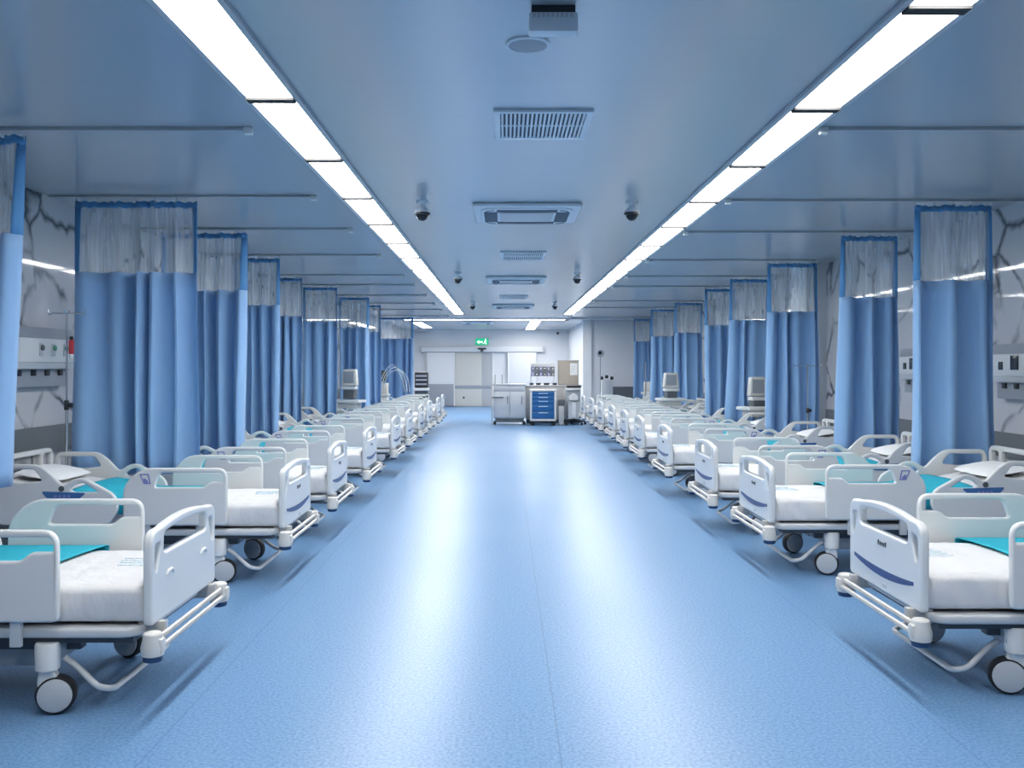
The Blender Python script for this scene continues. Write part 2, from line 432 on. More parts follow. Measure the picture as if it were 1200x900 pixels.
def make_bed(stripe):
    t = thing('hospital_bed', 'white hospital bed', 'bed')
    # footboard
    fb = MB().add_mesh(me_foot, T_yz(.021)).build('footboard', M['plastic'], t)
    if stripe:
        up, lo = [], []
        for i in range(17):
            y = -.355 + .71 * i / 16; k = 1 - ((y) / .40) ** 2
            zc = .505 - .035 * k; h = .006 + .013 * k
            up.append(Vector((y, zc + h))); lo.append(Vector((y, zc - h)))
        me = plate_mesh(up + list(reversed(lo)), [], .004, .001, 1)
        MB().add_mesh(me, T_yz(-.0015)).build('stripe', M['navy'], fb)
        mk = MB()
        for k, (y, w_, h_) in enumerate([(-.045, .012, .018), (-.022, .010, .012), (-.002, .010, .011), (.018, .011, .012), (.040, .010, .018)]):
            mk.box(-.004, .002, y - w_ / 2, y + w_ / 2, .612, .612 + h_, .001, 1)
        mk.box(-.004, .002, -.05, .05, .606, .609)
        mk.build('emblem', M['ink'], fb)
        mk = MB(); mk.box(-.004, .002, -.05, -.01, .405, .425, .002, 1); mk.build('maker_label', M['plastic_grey'], fb)
    else:
        for y in (-.24, .22):
            mk = MB(); mk.tube(fillet([(0, y - .04, .565), (-.006, y - .02, .585), (-.006, y + .03, .585), (0, y + .04, .565)], .015, 3), .007, 6)
            mk.build('grip_mark', M['plastic'], fb)
    MB().add_mesh(me_head, T_yz(2.045)).build('headboard', M['plastic'], t)
    # side rails
    for s in (-1, 1):
        r = MB().add_mesh(me_frail, T_xz(s * .462)).build('foot_side_rail', M['plastic'], t)
        o = [(.905, .695), (.955, .695), (.985, .765), (.92, .765)]
        i = [(.916, .703), (.952, .703), (.973, .757), (.927, .757)]
        me = plate_mesh([Vector(p) for p in o], [[Vector(p) for p in i]], .003, .0008, 1)
        lb = MB().add_mesh(me, T_xz(s * .480)).box(.925, .955, s * .479 - .001, s * .479 + .002, .7035, .722).box(.938, .958, s * .479 - .001, s * .479 + .002, .722, .732)
        lb.build('rail_label', M['lilac'], r)
        r = MB().add_mesh(me_hrail, T_xz(s * .462)).build('head_side_rail', M['plastic'], t)
        me = plate_mesh(fillet([(1.35, .635), (1.66, .645), (1.62, .595), (1.57, .582), (1.41, .582)], .02, 4, True), [], .006, .002, 1)
        cp = MB().add_mesh(me, T_xz(s * .480)).build('control_panel', M['panel_blue'], r)
        kb = MB()
        for q in range(4): kb.box(1.46 + q * .030, 1.478 + q * .030, s * .484 - .002, s * .484 + .002, .604, .618, .002, 1)
        kb.build('button_row', M['lilac'], cp)
        # small angle gauge below the notch
        MB().lathe([(.020, s * .478), (.020, s * .483)], 16, 'Y', (1.52, 0, .662)).build('angle_gauge', M['dark_grey'], r)
        for x in (.55, .92, 1.35, 1.75):
            MB().box(x, x + .05, s * .449 - .012, s * .449 + .012, .30, .43, .006).build('rail_bracket', M['metal_paint'], t)
    # platform, chassis
    me = plate_mesh(fillet([(.055, -.435), (2.02, -.435), (2.02, .435), (.055, .435)], .09, 6, True), [], .042, .012, 2)
    MB().add_mesh(me, Matrix.Translation((0, 0, .352))).build('mattress_platform', M['metal_paint'], t)
    u = MB(); u.box(.09, 1.99, -.41, .41, .305, .332, .004).box(.35, 1.85, -.34, -.28, .255, .315, .005).box(.35, 1.85, .28, .34, .255, .315, .005)
    u.build('under_frame', M['shaded_frame'], t)
    ch = MB(); ch.box(.52, 1.62, -.30, .30, .165, .262, .02).box(.41, .51, -.40, .40, .225, .295, .012).box(1.66, 1.76, -.38, .38, .225, .295, .012)
    ch.box(.40, 1.72, -.05, .05, .215, .275, .01)
    ch.build('chassis', M['grey_panel'], t)  # darker grey carries the shade beneath the platform
    castor_meshes(.46, .41, 3.36, t); castor_meshes(.46, -.38, 2.85, t); castor_meshes(1.72, .38, .5, t); castor_meshes(1.72, -.36, 2.4, t)
    # bumper across the foot
    bp = MB()
    for xx, zz in ((-.030, .335), (-.044, .300)):
        bp.tube([(xx, -.42, zz), (xx, .42, zz)], .0125, 8)
    bp.box(-.03, .09, -.36, -.32, .315, .385, .005).box(-.03, .09, .32, .36, .315, .385, .005)
    bp.build('bumper_bar', M['beige_metal'], t)
    for s in (-1, 1):
        c = MB(); c.lathe([(.028, .262), (.046, .268), (.050, .300), (.042, .335), (.040, .358), (.034, .364)], 18, 'Z', (-.012, s * .455, 0))
        c.box(-.062, -.012, s * .455 - .026, s * .455 + .026, .275, .342, .012)
        cb = c.build('corner_bumper', M['cream'], t)
        MB().lathe([(.030, .240), (.040, .244), (.042, .262), (.038, .266)], 18, 'Z', (-.012, s * .455, 0)).build('roller', M['blue_disc'], cb)
    # brake bar: loop between the foot castors
    p = fillet([(.46, .345, .245), (.38, .345, .20), (.26, .37, .10), (.20, .345, .085), (.20, -.305, .085), (.26, -.33, .10), (.38, -.305, .20), (.46, -.305, .245)], .06, 5)
    MB().tube(p, .014, 10).build('brake_bar', M['plastic'], t)
    # mattress under its sheet
    ma = mattress().build('mattress', M['sheet'], t)
    rr = random.Random(3)
    for row in range(4):
        y = -.07 + row * .05; x = .11 + row * .02; q = []
        for k in range(26 - row * 3):
            q.append((x, y + rr.uniform(-.010, .010), .5665 + .005 * (1 - (y / .43) ** 2))); x += rr.uniform(.006, .011)
        MB().tube(q, .0028, 5).build('printed_line', M['pale_ink'], ma)
    return t

left_Y = [4.38, 6.78, 8.45, 10.5, 12.95, 14.9, 16.75, 18.9, 20.85, 23.0]
right_Y = [4.59, 7.0, 8.62, 10.85, 13.0, 14.7, 16.55, 18.4, 20.4, 22.3]
XF_L, XF_R = -1.52, 1.885
plain = make_bed(False); striped = make_bed(True)
used = {'striped': False}
def bed_at(side, i, Y, x_shift, rz):
    row = 'left' if side < 0 else 'right'
    if side < 0 and i == 0:
        o = plain
        lab = 'hospital bed with plain white footboard without a stripe, front of the left row'
    else:
        if not used['striped']: o = striped; used['striped'] = True
        else: o = copy_tree(striped)
        lab = f'white hospital bed with navy footboard stripe, {ORD[i]} from the front in the {row} row'
    X = XF_L - x_shift if side < 0 else XF_R + x_shift
    o.location = (X, Y, 0); o.rotation_euler = (0, 0, (PI if side < 0 else 0) + rz)
    tag(o, lab, 'bed', f'hospital beds of the {row} row')
    return o
rb = random.Random(11)
# draw sheet and pillow prototypes
def draw_sheet_mesh(seed):
    rs = random.Random(seed)
    x0, x1 = .60 + rs.uniform(-.03, .05), 1.42 + rs.uniform(-.08, .1); sk = rs.uniform(-.05, .05)
    hang = .44
    W = [(-.436, hang), (-.436, None), (.436, None), (.436, hang)]
    def f(u, v):
        x = x0 + u * (x1 - x0)
        L1 = .085; tot = .864 + 2 * L1; d = v * tot
        y, off = 0, 0
        if d < L1: y = -.432; off = -(L1 - d)
        elif d > tot - L1: y = .432; off = -(d - (tot - L1))
        else: y = -.432 + (d - L1)
        x += sk * y * 2 * (1 - u)
        z = matt_top(x) + .014 * (1 - (y / .43) ** 2) * (1 if off == 0 else 0) + .012 + off
        e = abs(y) - .40
        if off == 0 and e > 0: z -= e * e * 8
        wv = noise.noise(Vector((x * 7 + seed, y * 6, 0))) * .004
        return Vector((x, y + (wv * .6 if off else 0), z + abs(wv)))
    return MB().grid(f, 30, 40)
def pillow_mesh():
    mb = MB()
    def f(u, v):
        a, b = u * 2 - 1, v * 2 - 1
        return a, b
    n = 16
    for sgn in (1, -1):
        def g(u, v):
            a, b = u * 2 - 1, v * 2 - 1
            e = max(0, (1 - a * a)) ** .42 * max(0, (1 - b * b)) ** .42
            px, py = a * .17 * (1 - .05 * b * b), b * .28 * (1 - .05 * a * a)
            return Vector((px, py, sgn * e * (.045 if sgn > 0 else .018) + noise.noise(Vector((a * 3, b * 3, 1))) * .004))
        mb.grid(g, n, n)
    bmesh.ops.remove_doubles(mb.bm, verts=mb.bm.verts[:], dist=.002)
    return mb
sheet_me = []
pil_me = None
def bedding(side, i, X, Y, rz):
    global pil_me
    row = 'left' if side < 0 else 'right'
    where = f'the {ORD[i]} bed of the {row} row'
    k = (i + (0 if side < 0 else 2)) % 3
    if len(sheet_me) <= k:
        o = draw_sheet_mesh(k + 1).build('draw_sheet', M['teal'], None, thick=.005)
        sheet_me.append(o)
    else:
        o = sheet_me[k].copy(); COL.objects.link(o)
    o.location = (X, Y, 0); o.rotation_euler = (0, 0, (PI if side < 0 else 0) + rz)
    tag(o, f'turquoise draw sheet laid across {where}', 'draw sheet', 'turquoise draw sheets on the beds')
    if i < 5:
        if pil_me is None:
            p = pillow_mesh().build('pillow', M['pillow']); pil_me = p
        else:
            p = pil_me.copy(); COL.objects.link(p)
        a = (PI if side < 0 else 0) + rz
        off = Matrix.Rotation(a, 4, 'Z') @ Vector((1.81, 0, 0))
        p.location = (X + off.x, Y + off.y, matt_top(1.81) + .045)
        p.rotation_euler = Matrix.Rotation(a, 3, 'Z').to_euler(); p.rotation_euler = (0, -.17, a)
        tag(p, f'white pillow at the head of {where}', 'pillow', 'white pillows on the beds')
for side, ys in ((-1, left_Y), (1, right_Y)):
    for i, Y in enumerate(ys):
        rz = rb.uniform(-.012, .012) if i else 0
        xs = rb.uniform(-.02, .03) if i else 0
        o = bed_at(side, i, Y, xs, rz)
        bedding(side, i, o.location.x, Y, rz)

# ------------------------------------------------------------------ curtains and tracks
def curtain(x0, x1, Y, seed, label, group, grow=0.0, zb=.62, z_net=2.27, shift=0., amp=1.35):
    """hangs along x from x0 to x1 at depth Y; grow: how much wider the hem is than the head"""
    rs = random.Random(seed)
    t = thing('privacy_curtain', label, 'curtain', ((x0 + x1) / 2, Y, 0), 0, group)
    W = (x1 - x0); ztop = 2.845
    nf = max(6, int(W * rs.uniform(10, 13)))
    ph = [rs.uniform(0, 6.28) for _ in range(4)]
    edges = [0]
    for k in range(nf): edges.append(edges[-1] + rs.uniform(.35, 1.9))
    edges = [e / edges[-1] for e in edges]
    amps = [rs.uniform(.35, 1.25) for _ in range(nf)]
    def pos(u, z):
        k = 0
        while k < nf - 1 and u > edges[k + 1]: k += 1
        q = (u - edges[k]) / (edges[k + 1] - edges[k])
        s = math.sin(PI * q)
        fold = (1 if k % 2 else -1) * amps[k] * (abs(s) ** .8)
        d = (2.85 - z)
        A = amp * .026 + amp * .030 * min(1, d / .5) + amp * .016 * min(1, d / 2)
        y = fold * A + math.sin(u * 4 + ph[0]) * .02 * d
        w = W * (1 + grow * d / 2.2)
        x = (u - .5) * w + shift * d / 2.2 + .03 * math.sin(PI * 2 * q + ph[1]) * min(1, d) * .28 * (W / nf) * 3 / .4 * .4
        x += .012 * math.sin(z * 2.3 + u * 9 + ph[2]) * d * .5
        return Vector((x, y, z))
    nu = nf * 8
    MB().grid(lambda u, v: pos(u, zb + v * (z_net - zb)), nu, 14).build('fabric_panel', M['curtain'], t, thick=.003)
    MB().grid(lambda u, v: Vector((pos(.03 + u * .94, z_net + v * (2.80 - z_net)).x, pos(.03 + u * .94, z_net + v * (2.80 - z_net)).y * .45, z_net + v * (2.80 - z_net))), nu, 6).build('net_panel', M['net'], t)
    MB().grid(lambda u, v: pos(u, 2.795 + v * .05) + Vector((0, 0, .006 * math.sin(u * nf * 9))), nu, 2).build('header_tape', M['tape'], t, thick=.006)
    for u0, u1 in ((0, .055), (.945, 1)):
        MB().grid(lambda u, v: pos(u0 + u * (u1 - u0), z_net + v * (2.80 - z_net)), 3, 6).build('edge_strip', M['tape'], t, thick=.006)
    hk = nf // 2 + 2
    for k in range(hk):
        u = min(.99, max(.01, k / (hk - 1)))
        p = pos(u, 2.83)
        if abs(p.y) < .004: p.y = .004
        MB().tube(fillet([(p.x, p.y, 2.825), (p.x, p.y, 2.85), (p.x, 0, 2.864), (p.x, 0, 2.874)], .006, 2), .004, 6).build('hook', M['plastic_grey'], t)
    return t
L_CURT = [  # x0, x1, Y, grow, shift
    (-3.42, -2.80, 5.36, -.10, -.06, .80), (-3.50, -2.51, 7.47, 0, 0, .62), (-3.46, -2.60, 9.25, .0, 0, .62), (-3.36, -2.80, 11.4, .0, 0, .62),
    (-3.46, -3.08, 13.9, 0, 0, .62), (-3.42, -2.85, 15.55, .0, 0, .62), (-3.22, -2.64, 17.8, 0, 0, .62), (-3.15, -2.72, 20.0, .05, 0, .62), (-3.46, -2.50, 25.0, 0, 0, .40)]
for i, (a, b, Y, g, s, zb) in enumerate(L_CURT):
    lab = f'blue privacy curtain with net top, {ORD[i]} from the front along the left wall'
    if i == 0: lab = 'blue privacy curtain cut by the frame, front of the left wall'
    curtain(a, b, Y, 20 + i, lab, 'blue curtains along the left wall', g, zb, 2.27, s)
R_CURT = [(3.42, 4.06, 7.66, .16, .0), (3.46, 4.04, 9.45, .18, -.02), (3.42, 4.06, 11.95, .06, 0), (3.46, 4.05, 14.1, .06, -.05), (3.45, 3.97, 15.85, .06, 0),
          (3.57, 4.14, 19.3, .05, 0), (3.42, 4.0, 21.5, .05, 0), (3.62, 4.10, 25.8, .05, 0)]
for i, (a, b, Y, g, s) in enumerate(R_CURT):
    curtain(a, b, Y, 60 + i, f'blue privacy curtain with net top, {ORD[i]} from the front along the right wall', 'blue curtains along the right wall', g, .62, 2.22, s, .9 if i == 3 else 1.35)
def track(x0, x1, Y, end, label):
    t = thing('curtain_track', label, 'curtain track', ((x0 + x1) / 2, Y, H_CEIL), 0, 'white ceiling curtain tracks')
    h = (x1 - x0) / 2
    MB().box(-h, h, -.011, .011, -.02, 0, .003).build('rail', M['track_grey'], t)
    e = h * end
    MB().box(e - .025, e + .025, -.02, .02, -.042, 0, .006).build('end_stop', M['plastic'], t)
for i, Y in enumerate([5.36, 7.47, 9.25, 11.4, 13.9, 15.55, 17.8, 20.0, 22.2, 25.0]):
    track(WL + .02, -1.56 + (.06 if i == 0 else 0), Y, 1, f'slim white ceiling curtain track, {ORD[i]} from the front on the left side')
for i, Y in enumerate([5.36, 7.66, 9.45, 11.95, 14.1, 15.85, 19.3, 21.5, 25.8]):
    x1 = 4.06 if i == 3 else WR - .02
    track(1.86, x1, Y, -1, f'slim white ceiling curtain track, {ORD[i]} from the front on the right side')

# ------------------------------------------------------------------ ceiling lights and fittings
def light_panel(xc, yc, w, l, label, group, proto=[None]):
    if proto[0] is None:
        t = thing('ceiling_light', label, 'ceiling light', (xc, yc, H_CEIL), 0, group)
        me = plate_mesh([Vector((-w / 2 - .03, -l / 2)), Vector((w / 2 + .03, -l / 2)), Vector((w / 2 + .03, l / 2)), Vector((-w / 2 - .03, l / 2))],
                        [[Vector((-w / 2, -l / 2 + .032)), Vector((w / 2, -l / 2 + .032)), Vector((w / 2, l / 2 - .032)), Vector((-w / 2, l / 2 - .032))]], .022, .002, 1)
        MB().add_mesh(me, Matrix.Translation((0, 0, -.0115))).build('frame', M['plastic_grey'], t)
        MB().box(-w / 2, w / 2, -l / 2 + .032, l / 2 - .032, -.012, -.002).build('diffuser', M['light'], t, smooth=False)
        for q, sg in (('near', -1), ('far', 1)):
            y_ = sg * (l / 2 - .016)
            MB().box(-w / 2 - .004, w / 2 + .004, y_ - .016, y_ + .016, -.034, -.023).build('end_bar', M['bar_dark'], t, smooth=False)
        proto[0] = t
        return t
    t = copy_tree(proto[0]); t.location = (xc, yc, H_CEIL)
    return tag(t, label, 'ceiling light', group)
pitch = 1.375
n = 0
for s, xc, row, y0 in ((-1, -1.205, 'left', 3.35), (1, 1.66, 'right', 3.53)):
    first = 0 if s < 0 else -1          # the first panel of each strip that the frame shows
    for k in range(-2, 15):
        if k < first: lab = f'lit ceiling panel of the {row} strip overhead, {"next to" if k == first - 1 else "two before"} the first one in view'
        else: lab = f'long lit ceiling panel, {ORD[k - first]} from the front in the {row} strip'
        light_panel(xc, y0 + pitch * (k + .5), .235, pitch - .004, lab, f'lit panels of the {row} ceiling strip')
for x_, y_, l_, lab in ((.92, 30.8, 5.0, 'lit ceiling panel pointing to the far wall, above the beige cupboard'), (-2.75, 30.4, 3.4, 'lit ceiling panel pointing to the far wall, above the white sliding door')):
    t = light_panel(x_, y_, .3, 1.3, lab, 'far lights'); t.scale = (1.3, l_, 1)
t = copy_tree(bpy.data.objects['ceiling_light']); t.location = (-.6, 26.9, H_CEIL); t.rotation_euler = (0, 0, PI / 2); t.scale = (1.5, 3.6, 1)
tag(t, 'long lit ceiling strip running crosswise at the end of the aisle', 'ceiling light', 'far lights')

def grille(xc, y0, y1, w, label):
    t = thing('air_grille', label, 'air vent', (xc, (y0 + y1) / 2, H_CEIL), 0, 'ceiling air grilles')
    h = w / 2; l = (y1 - y0) / 2
    me = plate_mesh([Vector((-h, -l)), Vector((h, -l)), Vector((h, l)), Vector((-h, l))], [[Vector((-h + .035, -l + .035)), Vector((h - .035, -l + .035)), Vector((h - .035, l - .035)), Vector((-h + .035, l - .035))]], .016, .003, 1)
    MB().add_mesh(me, Matrix.Translation((0, 0, -.0085))).build('frame', M['ac_white'], t)
    MB().box(-h + .03, h - .03, -l + .03, l - .03, -.006, -.001).build('duct_opening', M['vent_dark'], t, smooth=False)
    nb = 20
    for k in range(nb):
        x = -h + .035 + (w - .07) * (k + .5) / nb
        MB().box(x - .006, x + .006, -l + .035, l - .035, -.016, -.003).build('slat', M['ac_white'], t, smooth=False)
    MB().box(-h + .035, h - .035, -.008, .008, -.015, -.004).build('cross_bar', M['ac_white'], t, smooth=False)
grille(.21, 4.98, 5.58, .545, 'square white slatted ceiling grille ahead of the first air conditioner')
grille(.22, 11.1, 11.95, .56, 'slatted ceiling grille between the first and second air conditioners')
grille(.17, 17.9, 18.7, .56, 'slatted ceiling grille beyond the second air conditioner')
def cassette(xc, yc, label, s=.94):
    t = thing('air_conditioner', label, 'air conditioner', (xc, yc, H_CEIL), 0, 'ceiling cassette air conditioners')
    h = s / 2
    def sq(a, r): return fillet([(-a, -a), (a, -a), (a, a), (-a, a)], r, 6, True)
    me = plate_mesh(sq(h, .03), [], .034, .012, 2)
    MB().add_mesh(me, Matrix.Translation((0, 0, -.018))).build('fascia', M['ac_white'], t)
    me = plate_mesh(sq(h * .86, .14), [], .02, .008, 2)
    MB().add_mesh(me, Matrix.Translation((0, 0, -.040))).build('cover', M['ac_white'], t)
    me = plate_mesh(sq(h * .50, .05), [], .008, .003, 1)
    g = MB().add_mesh(me, Matrix.Translation((0, 0, -.052)))
    g.build('intake_grille', M['plastic_grey'], t)
    for k in range(4):
        R = Matrix.Rotation(k * PI / 2, 4, 'Z')
        b = MB().box(-h * .56, h * .56, h * .55, h * .80, -.054, -.045, .003, 1)
        for v in b.bm.verts: v.co = R @ v.co
        b.build('outlet_slot', M['vent_dark'], t)
        c = MB().tube([tuple(R @ Vector((h * .60 + h * .16 * math.sin(a), h * .60 + h * .16 * math.cos(a), -.050))) for a in [PI / 2 * q / 6 for q in range(7)]], .006, 6)
        c.build('corner_slot', M['vent_dark'], t)
for xc, yc, lab in ((.19, 8.27, 'square white ceiling cassette air conditioner, nearest to the camera'), (.17, 14.6, 'square white ceiling cassette air conditioner, second along the aisle'),
                    (.18, 21.0, 'square white ceiling cassette air conditioner, third along the aisle'), (-.85, 28.6, 'square white ceiling cassette air conditioner before the exit sign')):
    cassette(xc, yc, lab)
def dome(x, y, label):
    t = thing('dome_camera', label, 'security camera', (x, y, H_CEIL), 0, 'dark dome security cameras')
    MB().lathe([(.052, 0), (.050, -.02), (.030, -.03), (.026, -.05), (.05, -.07), (.062, -.085), (.064, -.10)], 20).build('mount', M['ac_white'], t)
    MB().lathe([(.066, -.098), (.066, -.112), (.060, -.118)], 20).build('ring', M['black'], t)
    MB().lathe([(.05, -.116), (.046, -.138), (.033, -.156), (.016, -.165), (0, -.167)], 20).build('dome', M['dome'], t)
for q, y in enumerate((7.75, 13.6, 19.7)):
    for x, sd in ((-.70, 'left'), (1.07, 'right')):
        dome(x, y, f'dark dome camera on a white mount, {ORD[q]} beside the {sd} light strip')
# box and speaker right at the front of the ceiling
t = thing('wireless_access_box', 'white box with dark base hanging from the ceiling before the speaker', 'access point', (.187, 3.575, H_CEIL))
MB().box(-.085, .085, -.03, .03, -.03, 0, .004).build('base', M['black'], t)
b = MB().box(-.095, .095, -.036, .036, -.105, -.028, .010)
b.build('housing', M['ac_white'], t)
for k in range(9): MB().box(-.08 + k * .018, -.07 + k * .018, -.039, -.035, -.05, -.035).build('vent_slot', M['plastic_grey'], t, smooth=False)
t = thing('ceiling_speaker', 'round grey ceiling speaker with white rim', 'speaker', (.098, 3.97, H_CEIL))
MB().lathe([(.096, 0), (.095, -.008), (.084, -.012), (.080, -.006)], 32).build('rim', M['ac_white'], t)
MB().lathe([(.081, -.002), (.080, -.009), (0, -.011)], 32).build('grille', M['grey_panel'], t)

# ------------------------------------------------------------------ wall fittings
def bedhead(side, Y0, Y1, z, label):
    """medical gas and socket trunking on a wall; z = underside of the white box"""
    Xw = WL if side < 0 else WR
    t = thing('bedhead_panel', label, 'medical wall panel', (Xw, (Y0 + Y1) / 2, z), 0 if side < 0 else PI, 'bedhead supply panels')
    h = (Y1 - Y0) / 2
    MB().box(0, .13, -h, h, 0, .19, .01).build('white_box', M['plastic'], t)
    pr = [(0, .19), (.13, .19), (.10, .275), (0, .275)]
    me = plate_mesh([Vector(p) for p in pr], [], 2 * h, .002, 1)
    mt = Matrix(((1, 0, 0, 0), (0, 0, 1, 0), (0, 1, 0, 0), (0, 0, 0, 1)))
    MB().add_mesh(me, mt).build('top_channel', M['grey_panel'], t)
    MB().box(0, .12, -h, h, -.05, 0, .004).build('under_rail', M['plastic_grey'], t)
    MB().box(0, .07, -h, h, -.19, -.05, .004).build('socket_channel', M['grey_panel'], t)
    ys = [h * .82, h * .62, h * .42] if side < 0 else [-h * .80, -h * .55]
    for k, y in enumerate(ys):
        if side < 0:
            g = MB().box(.128, .137, y - .028, y + .028, .05, .15, .004).build('gas_outlet', M['plastic_grey'], t)
            MB().lathe([(.022, .137), (.022, .150), (.012, .156)], 14, 'X', (0, y, .115)).build('outlet_cap', M['green_socket'] if k < 2 else M['dark_grey'], g)
        else:
            w = .035 if k == 0 else .06
            MB().box(.128, .136, y - w, y + w, .055, .055 + w * 2, .004).build('monitor_socket', M['screen'], t)
    for k in range(5):
        y = h * (.85 - .22 * k) * (1 if side < 0 else -1)
        MB().box(.068, .085, y - .03, y + .03, -.105, -.06, .003).build('wall_plug', M['black'], t)
    me2 = [(.10, h * .5, -.06), (.16, h * .55, -.05), (.20, h * .6, -.13)]
    return t
bedhead(-1, 5.75, 7.70, 1.535, 'white bedhead supply panel with gas outlets between the first two left curtains')
bedhead(1, 6.3, 8.0, 1.42, 'white bedhead supply panel with dark square sockets at the right frame edge')
bedhead(1, 8.45, 9.85, 1.42, 'white bedhead supply panel between the first two right curtains')
for z, nm in ((1.20, 'upper'), (1.08, 'lower')):
    t = thing('wall_socket', f'{nm} small dark wall socket under the right bedhead panel', 'socket', (WR, 7.55, z), PI)
    MB().box(0, .012, -.045, .045, -.035, .035, .004).build('plate', M['dark_grey'], t)
    MB().box(.011, .02, -.02, .02, -.015, .015, .003).build('plug', M['black'], t)

def iv_stand(x, y, h, label, R=.2, bag=False, hooks=.12):
    t = thing('drip_stand', label, 'IV stand', (x, y, 0), 0, 'drip stands')
    MB().tube([(0, 0, .06), (0, 0, h * .62)], .0125, 10).build('pole', M['chrome'], t)
    MB().tube([(0, 0, h * .55), (0, 0, h)], .008, 10).build('extension_pole', M['chrome'], t)
    MB().lathe([(.018, h * .60), (.02, h * .605), (.02, h * .635), (.016, h * .64)], 12).build('collar', M['black'], t)
    MB().lathe([(.02, 0), (.02, .035)], 10, 'X', (.012, 0, h * .62)).build('clamp_knob', M['black'], t)
    for k in range(2):
        s = (1, -1)[k]
        MB().tube(fillet([(0, 0, h - .005), (s * hooks, 0, h - .002), (s * (hooks + .02), 0, h - .02), (s * (hooks + .03), 0, h + .025)], .012, 3), .005, 6).build('hook', M['chrome'], t)
    for k in range(2):
        s = (1, -1)[k]
        MB().tube(fillet([(0, 0, h - .01), (0, s * .025, h - .01), (0, s * .045, h + .02)], .012, 3), .005, 6).build('hook', M['chrome'], t)
    for k in range(5):
        a = 2 * PI * k / 5 + .3
        MB().tube([(0, 0, .075), (R * math.cos(a), R * math.sin(a), .055)], .011, 8).build('base_leg', M['metal_paint'], t)
        c = MB().lathe([(.022, -.011), (.025, -.006), (.025, .006), (.022, .011)], 12, 'Y', (R * math.cos(a), R * math.sin(a), .025)); c.build('castor', M['black'], t)
    return t
iv_stand(-3.485, 7.29, 1.93, 'thin steel drip stand beside the second left curtain, behind the second bed', .06)
t = thing('flow_meter', 'small red and white gas flow meter on the drip stand', 'flow meter', (-3.44, 7.275, 1.66))
MB().box(-.017, .017, -.016, .016, -.06, .055, .007).build('body', M['red'], t)
MB().lathe([(.014, -.055), (.018, -.06), (.018, -.09), (.010, -.10)], 12).build('cup', M['hose'], t)
MB().lathe([(.010, .05), (.014, .055), (.014, .08), (.0, .085)], 12).build('cap', M['black'], t)
iv_stand(3.87, 11.74, 1.52, 'thin steel drip stand in front of the third right curtain', .05, hooks=.15)

# ------------------------------------------------------------------ far wall
YW = Y_FAR
t = thing('door_1', None, None, (-1.2, YW, 0)); t['kind'] = 'structure'
MB().box(-.72, .31, -.05, -.002, .01, 2.06, .004).build('door_leaf', M['door_cream'], t)
MB().box(.31, .70, -.05, -.002, .01, 2.06, .004).build('fixed_leaf', M['door_grey'], t)
MB().box(-.72, .70, -.062, -.05, .67, .80, .003).build('door_band', M['grey_panel'], t)
MB().lathe([(.045, -.062), (.04, -.052)], 16, 'Y', (-.38, 0, .33)).build('floor_mark', M['dark_grey'], t)
MB().box(.70, .76, -.09, -.002, .0, 2.06, .004).build('jamb', M['white_paint'], t)
MB().box(-.80, -.72, -.09, -.002, .0, 2.06, .004).build('jamb', M['white_paint'], t)
t = thing('sliding_door_header', 'long white sliding door track box above the far doors', 'door header', (-.88, YW, 0))
MB().box(-2.34, 2.35, -.16, -.002, 2.07, 2.27, .02).build('cover', M['white_paint'], t)
MB().box(2.30, 2.37, -.17, -.002, 2.05, 2.28, .01).build('end_cap', M['plastic_grey'], t)
MB().box(-2.36, -2.29, -.17, -.002, 2.05, 2.28, .01).build('end_cap', M['plastic_grey'], t)
MB().box(-2.30, 2.30, -.12, -.03, 2.045, 2.07).build('guide_rail', M['grey_panel'], t)
t = thing('sliding_door', 'white sliding door panel with grey lower half, left of the cream door', 'door panel', (-2.46, YW - .13, 0))
MB().box(-.52, .52, -.03, .03, .85, 2.045, .006).build('upper_panel', M['white_paint'], t)
MB().box(-.52, .52, -.034, .034, .02, .85, .006).build('lower_panel', M['grey_panel'], t)
MB().box(.50, .55, -.05, .05, .02, 2.045, .006).build('edge_post', M['white_paint'], t)
MB().box(-.55, -.50, -.04, .04, .02, 2.045, .006).build('edge_post', M['plastic_grey'], t)
t = thing('sliding_door', 'white sliding door panel behind the counter, right of the cream door', 'door panel', (.66, YW - .13, 0))
MB().box(-.52, .52, -.03, .03, .85, 2.045, .006).build('upper_panel', M['white_paint'], t)
MB().box(-.52, .52, -.034, .034, .02, .85, .006).build('lower_panel', M['grey_panel'], t)
MB().box(-.57, -.50, -.05, .05, .02, 2.045, .006).build('edge_post', M['white_paint'], t)
t = thing('exit_sign', 'lit green exit sign with a white running figure and arrow', 'exit sign', (-.88, YW, 2.46))
MB().box(-.26, .26, -.05, -.002, -.14, .14, .008).build('housing', M['plastic_grey'], t)
MB().box(-.245, .245, -.056, -.05, -.125, .125).build('green_face', M['exit_green'], t, smooth=False)
me = plate_mesh([Vector(p) for p in [(-.21, -.01), (-.11, .06), (-.11, .02), (.02, .02), (.02, -.04), (-.11, -.04), (-.11, -.08)]], [], .006, .001, 1)
MB().add_mesh(me, Matrix(((1, 0, 0, 0), (0, 0, 1, -.058), (0, 1, 0, 0), (0, 0, 0, 1)))).build('arrow', M['exit_white'], t)
r = MB()
r.lathe([(.022, -.060), (.022, -.056)], 12, 'Y', (.135, 0, .085))
for p0, p1, w_ in (((.13, .06), (.11, -.02), .02), ((.11, -.02), (.16, -.06), .013), ((.16, -.06), (.15, -.11), .012), ((.11, -.02), (.07, -.07), .013), ((.07, -.07), (.03, -.07), .011), ((.13, .05), (.18, .03), .010), ((.13, .05), (.08, .02), .010)):
    r.tube([(p0[0], -.058, p0[1]), (p1[0], -.058, p1[1])], w_, 6)
